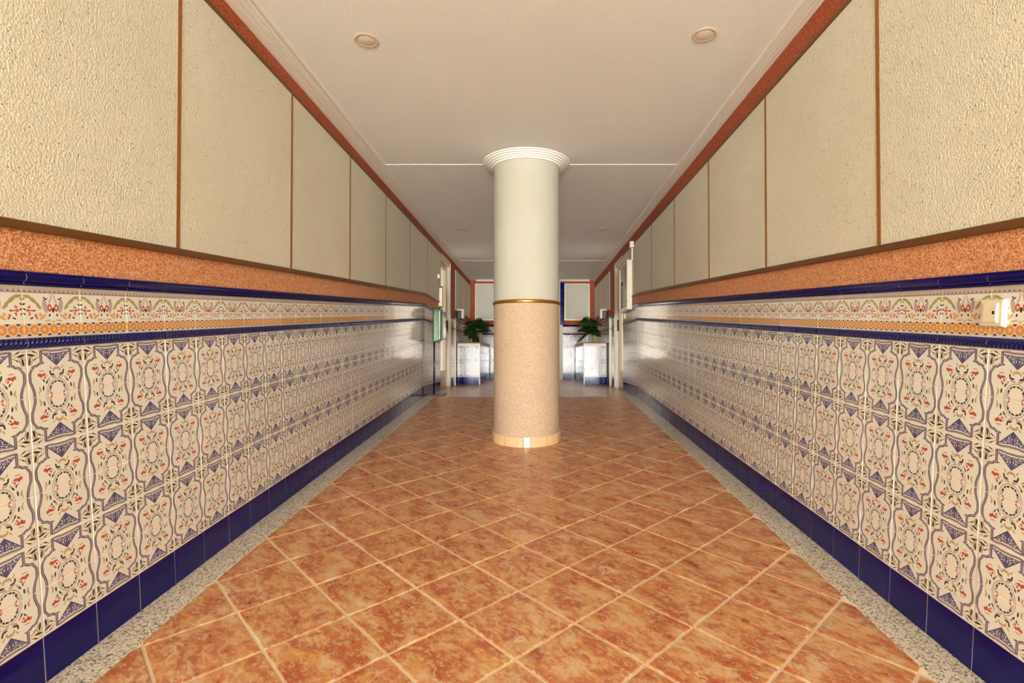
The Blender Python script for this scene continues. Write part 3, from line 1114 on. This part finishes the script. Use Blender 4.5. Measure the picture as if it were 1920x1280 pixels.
def planter(side, label):
    sg = -1 if side == 'L' else 1
    xo = (-WL if side == 'L' else WR) - sg * 0.028
    xi = xo - sg * PW
    x0, x1 = min(xo, xi), max(xo, xi)
    root = empty('tiled_planter', ((x0 + x1) / 2, (PF + YF) / 2, ZL))
    off = Vector(root.location)
    T = lambda v: Vector(v) - off
    tag(root, label, 'planter', 'tiled planters in the far corners')
    th = 0.06
    z0, z1 = 0, PH - 0.02
    lx0, lx1, ly0, ly1 = x0 - off.x + 0.006, x1 - off.x - 0.006, PF - off.y + 0.006, YF - off.y - 0.04
    body = boxes('body', [(lx0, lx1, ly0, ly0 + th, z0, z1), (lx0, lx1, ly1 - th, ly1, z0, z1), (lx0, lx0 + th, ly0 + th, ly1 - th, z0, z1), (lx1 - th, lx1, ly0 + th, ly1 - th, z0, z1)], 'grout', root)
    boxes('rim', [(lx0 - 0.006, lx1 + 0.006, ly0 - 0.012, ly0 + th, z1, PH), (lx0 - 0.006, lx1 + 0.006, ly1 - th, ly1, z1, PH),
                  (lx0 - 0.012 * (sg > 0), lx0 + th, ly0 + th, ly1 - th, z1, PH), (lx1 - th, lx1 + 0.012 * (sg < 0), ly0 + th, ly1 - th, z1, PH)], 'rim', root)
    boxes('soil', [(lx0 + th, lx1 - th, ly0 + th, ly1 - th, z1 - 0.12, z1 - 0.02)], 'soil', root)
    pw = PW / 3
    for i in range(3):
        xc = lx0 - 0.006 + pw * (i + 0.5)
        put_piece('plinth_tile', root, (xc, ly0 - 0.004, N_PL / 2), (1, 0, 0), (0, -1, 0), (0, 0, 1), sx=pw / TP)
        for r in range(4):
            put_piece('wall_tile', root, (xc, ly0 - 0.004, N_T0 + TH * (r + 0.5)), (1, 0, 0), (0, -1, 0), (0, 0, 1), r % 2 == 0, sx=pw / TP)
    # side facing the middle of the hall
    ex, ey = ((0, 1, 0), (-1, 0, 0)) if sg > 0 else ((0, -1, 0), (1, 0, 0))
    xs = (lx0 - 0.004) if sg > 0 else (lx1 + 0.004)
    n = int((ly1 - ly0) / TP)
    for i in range(n):
        yc = ly0 + TP * (i + 0.5)
        put_piece('plinth_tile', root, (xs, yc, N_PL / 2), ex, ey, (0, 0, 1))
        for r in range(4):
            put_piece('wall_tile', root, (xs, yc, N_T0 + TH * (r + 0.5)), ex, ey, (0, 0, 1), r % 2 == 0)
    # front corner bead
    bxn = lx0 if sg > 0 else lx1
    boxes('corner_bead', [(bxn - 0.010, bxn + 0.010, ly0 - 0.010, ly0 + 0.006, 0, z1)], 'wframe', root, 0.002)
    return root


planter('L', 'tiled planter with cobalt plinth in the far left corner')
planter('R', 'tiled planter with cobalt plinth in the far right corner')


def frond_mesh(L, droop, seed):
    """arching pinnate frond along +x, base at the origin"""
    rnd = random.Random(seed)
    bm = bmesh.new()
    pts = []
    n = 12
    up = rnd.uniform(0.75, 1.05)
    for i in range(n + 1):
        s = i / n
        pts.append(Vector((L * (0.12 * s + 0.62 * s * s * 0.9 + 0.2 * s), 0.02 * math.sin(s * 5 + seed), L * (up * s - droop * s * s))))
    tube(bm, pts, [0.0065 * (1 - 0.8 * i / n) for i in range(n + 1)], 5)
    for i in range(2, n + 1):
        for sub in (0, 0.5):
            s = min(1.0, (i - sub) / n)
            a = pts[max(0, i - 1)].lerp(pts[i], 1 - sub)
            d = (pts[i] - pts[i - 1]).normalized()
            side = Vector((0, 1, 0))
            ln = L * 0.42 * math.sin(math.pi * min(1, 0.18 + 0.78 * s)) * rnd.uniform(0.85, 1.1) + 0.04
            for sg in (-1, 1):
                tip = a + (side * sg * 0.78 + d * 0.55 - Vector((0, 0, 0.28 + 0.3 * s))) * ln
                mid = a.lerp(tip, 0.45) + Vector((0, 0, 0.05 * ln))
                wv = d * (0.013 + 0.006 * math.sin(math.pi * s))
                v = [bm.verts.new(a - wv * 0.3), bm.verts.new(mid - wv + Vector((0, 0, 0.003))), bm.verts.new(tip), bm.verts.new(mid + wv), bm.verts.new(a + wv * 0.3)]
                bm.faces.new(v)
    me = bpy.data.meshes.new('frond')
    bm.to_mesh(me)
    bm.free()
    me.materials.append(M['leaf'])
    return me


FR = [frond_mesh(0.46, 0.62, 1), frond_mesh(0.42, 0.85, 2), frond_mesh(0.52, 0.50, 3), frond_mesh(0.36, 1.0, 4)]


def palm(loc, label, rot, scale, nf, sg):
    root = empty('palm_plant', loc)
    tag(root, label, 'plant', 'palms in the far planters')
    bm = bmesh.new()
    tube(bm, [(0, 0, -0.03), (0.004, 0, 0.08), (0.0, 0.004, 0.18), (0.004, 0, 0.27)], [0.028, 0.026, 0.022, 0.014], 10)
    new_obj('stalk', from_bm(bm, 'stalk', True), root, 'stalk')
    rnd = random.Random(int(rot * 10))
    for i in range(nf):
        o = new_obj('frond', FR[i % 4], root)
        tilt = rnd.uniform(-0.15, 0.2)
        a = rot + i * 2.399
        sc = scale * rnd.uniform(0.85, 1.15) * (0.48 if math.cos(a) * sg > 0.15 else 1.0)
        o.matrix_local = Matrix.Translation((0, 0, 0.20 + 0.06 * (i % 3))) @ Matrix.Rotation(a, 4, 'Z') @ Matrix.Rotation(tilt, 4, 'Y') @ Matrix.Scale(sc, 4)
    for i in range(4):
        o = new_obj('frond', FR[3], root)
        o.matrix_local = Matrix.Translation((0, 0, 0.02)) @ Matrix.Rotation(rot + 0.8 + i * 1.57, 4, 'Z') @ Matrix.Rotation(0.5, 4, 'Y') @ Matrix.Scale(scale * 0.5, 4)
    return root


zs = ZL + PH - 0.045
palm((-WL + 0.25, PF + 0.46, zs), 'dark green palm with arching fronds in the left planter', 0.4, 0.98, 16, -1)
palm((WR - 0.25, PF + 0.42, zs), 'dark green palm with yellowish stalk in the right planter', 2.1, 1.0, 16, 1)

# ------------------------------------------------------------------ ceiling downlights
DL = [(-0.955, 2.96, 'round recessed downlight at the near left of the ceiling'), (0.945, 2.91, 'round recessed downlight at the near right of the ceiling'),
      (-1.03, 7.42, 'round recessed downlight at the far left of the ceiling'), (0.96, 7.42, 'round recessed downlight at the far right of the ceiling')]
for x, y, lab in DL:
    z = ZC if y < 4.9 else ZC - 0.004
    r = empty('ceiling_downlight', (x, y, z))
    tag(r, lab, 'lamp', 'recessed ceiling downlights')
    lathe('trim_ring', [(0.047, 0.001), (0.069, 0.001), (0.071, -0.002), (0.067, -0.004), (0.058, -0.0045), (0.050, -0.003), (0.046, -0.001)], 'lring', r, 40, closed=True)
    lathe('lens', [(0.0465, -0.001), (0.0465, -0.0035), (0.03, -0.006), (0.012, -0.007)], 'lens', r, 40)

# ------------------------------------------------------------------ switch plate at the right
ys, ns = 1.625, 1.172
zz = zf(ys) + ns * CPH
sw = empty('switch_plate', (WR - 0.004, ys, zz))
tag(sw, 'square cream wall switch mounted on the frieze tiles of the right wall', 'switch')
m_sw = basis((0, 0, 0), (0, CPH, SPH), (-1, 0, 0), (0, -SPH, CPH))


def swp(name, poly, t0, t1, ch, mat):
    o = plate(name, poly, t0, t1, ch, local, mat, sw)
    o.matrix_local = m_sw
    return o


swp('frame', rect(0.084, 0.084), 0.0, 0.014, 0.004, 'wplast')
rk = swp('rocker', rect(0.052, 0.060), 0.012, 0.019, 0.003, 'wplast')
ind = swp('indicator', [(-0.018, -0.004), (-0.010, -0.004), (-0.010, 0.006), (-0.018, 0.006)], 0.018, 0.0195, 0, 'dark')
ind.parent = rk
ind.matrix_local = Matrix.Identity(4)

# ------------------------------------------------------------------ dispenser stand by the left doorway
sx, sy = -WL + 0.118, 7.62
st = empty('dispenser_stand', (sx, sy, ZL))
tag(st, 'green dispenser box on a thin dark pole beside the left doorway', 'dispenser')
boxes('base_plate', [(-0.11, 0.13, -0.13, 0.13, 0.001, 0.014)], 'pole', st, 0.004)
bm = bmesh.new()
tube(bm, [(-0.03, 0, 0.01), (-0.03, 0, 0.84)], 0.013, 12)
new_obj('pole', from_bm(bm, 'pole', True), st, 'pole')
zb = 0.765
bm = bmesh.new()
plate_bm(bm, [(-0.042, zb - 0.01), (0.080, zb + 0.02), (0.090, zb + 0.475), (-0.042, zb + 0.49)], -0.06, 0.06, 0.012, lambda a, b, t: (a, -t, b))
gbox = new_obj('box', from_bm(bm, 'box'), st, 'green')
bm = bmesh.new()
plate_bm(bm, [(-0.030, zb + 0.015), (0.048, zb + 0.035), (0.050, zb + 0.44), (-0.030, zb + 0.452)], 0.058, 0.07, 0.006, lambda a, b, t: (a, -t, b))
cv = new_obj('front_cover', from_bm(bm, 'front_cover'), gbox, 'lgreen')
boxes('edge_strip', [(0.050, 0.062, -0.068, -0.058, zb + 0.045, zb + 0.44)], 'wplast', gbox, 0.002)
boxes('pump_arm', [(0.085, 0.135, -0.03, 0.03, zb + 0.40, zb + 0.44), (0.110, 0.135, -0.03, 0.03, zb + 0.36, zb + 0.402)], 'dark', st, 0.003)
boxes('tray', [(0.075, 0.155, -0.05, 0.05, zb + 0.035, zb + 0.05)], 'dark', st, 0.003)
bm = bmesh.new()
tube(bm, [(0.120, 0, zb + 0.05), (0.120, 0, zb + 0.19), (0.120, 0, zb + 0.22), (0.120, 0, zb + 0.26)], [0.028, 0.028, 0.012, 0.011], 14)
new_obj('bottle', from_bm(bm, 'bottle', True), st, 'wplast')

# ------------------------------------------------------------------ small wall devices
# white alarm box at the left doorway
ab = empty('wall_device', (-WL + 0.005, 8.47, H0 + 0.775))
tag(ab, 'tall white device with dark end caps beside the left doorway', 'device')
boxes('case', [(0, 0.055, -0.05, 0.05, 0.0, 0.30)], 'wplast', ab, 0.006)
boxes('end_cap', [(0, 0.05, -0.045, 0.045, 0.30, 0.325)], 'dark', ab, 0.003)
boxes('end_cap', [(0, 0.05, -0.045, 0.045, -0.02, 0.0)], 'dark', ab, 0.003)
# small sensor on the left panel
s1 = empty('motion_sensor', (-WL + 0.016, 8.28, H0 + 1.20))
tag(s1, 'small white sensor high on the left panel near the doorway', 'sensor')
boxes('case', [(0, 0.035, -0.03, 0.03, 0.0, 0.06)], 'wplast', s1, 0.006)
boxes('bracket', [(0, 0.04, -0.02, 0.02, -0.022, -0.002)], 'grey', s1, 0.003)
# sensor with cable on the right panel
s2 = empty('corner_sensor', (WR - 0.016, 7.52, H0 + 1.535))
tag(s2, 'small cream sensor box with cable duct on the right panel', 'sensor')
boxes('case', [(-0.055, 0, -0.035, 0.035, 0.0, 0.085)], 'wplast', s2, 0.006)
boxes('cable_duct', [(-0.015, 0, 0.06, 0.08, -0.17, 0.03)], 'white', s2, 0.002)
# notice board
nb = empty('notice_board', (WR - 0.016, 7.98, H0 + 0.66))
tag(nb, 'white framed glazed notice board on the right wall before the doorway', 'notice board')
hy, hz, dp, fw = 0.36, 0.72, 0.075, 0.05
bp = boxes('back_panel', [(-0.060, 0, -hy + 0.01, hy - 0.01, 0.01, hz - 0.01)], 'paper', nb)
for b in ((-dp, 0, -hy, -hy + fw, 0, hz), (-dp, 0, hy - fw, hy, 0, hz), (-dp, 0, -hy + fw, hy - fw, 0, fw), (-dp, 0, -hy + fw, hy - fw, hz - fw, hz)):
    boxes('frame_bar', [b], 'wframe', nb, 0.004)
for y0, z0, w, h, m in ((-0.26, 0.40, 0.2, 0.26, 'paper'), (0.02, 0.36, 0.22, 0.30, 'wplast'), (-0.25, 0.08, 0.22, 0.26, 'wplast'), (0.04, 0.07, 0.2, 0.24, 'paper')):
    o = boxes('notice_sheet', [(-0.062, -0.0595, y0, y0 + w, z0, z0 + h)], m, bp)
boxes('notice_sheet', [(-0.0635, -0.0615, 0.05, 0.2, 0.40, 0.46)], 'navy', bp)
boxes('pane', [(-dp + 0.004, -dp + 0.007, -hy + fw, hy - fw, fw, hz - fw)], 'glass', nb)
boxes('lock', [(-dp - 0.008, -dp + 0.01, -hy + 0.015, -hy + 0.035, 0.10, 0.13)], 'pole', nb)
# switch under the notice board
s3 = empty('light_switch', (WR - 0.004, 8.31, H0 + 0.57))
tag(s3, 'small white light switch under the notice board', 'switch')
boxes('plate', [(-0.012, 0, -0.035, 0.035, 0.0, 0.075)], 'wplast', s3, 0.003)
boxes('rocker', [(-0.016, -0.010, -0.018, 0.018, 0.018, 0.058)], 'wplast', s3, 0.002)
# boxes behind the planters' front corner
for sgn, lab in ((-1, 'dark wall box with white surround above the left planter'), (1, 'dark wall box with white surround above the right planter')):
    xw = -WL if sgn < 0 else WR
    q = empty('wall_box', (xw - sgn * 0.016, 10.38, H0 + 0.715))
    tag(q, lab, 'device', 'wall boxes above the planters')
    u = lambda a, b: (min(-sgn * a, -sgn * b), max(-sgn * a, -sgn * b))
    a0, a1 = u(0.0, 0.085)
    boxes('body', [(a0, a1, -0.02, 0.10, 0.0, 0.155)], 'dark', q, 0.004)
    a0, a1 = u(0.085, 0.125)
    boxes('surround', [(a0, a1, -0.03, 0.11, 0.0, 0.185)], 'wframe', q, 0.005)
    a0, a1 = u(0.0, 0.085)
    boxes('surround', [(a0, a1, -0.03, 0.11, 0.157, 0.185)], 'wframe', q, 0.005)
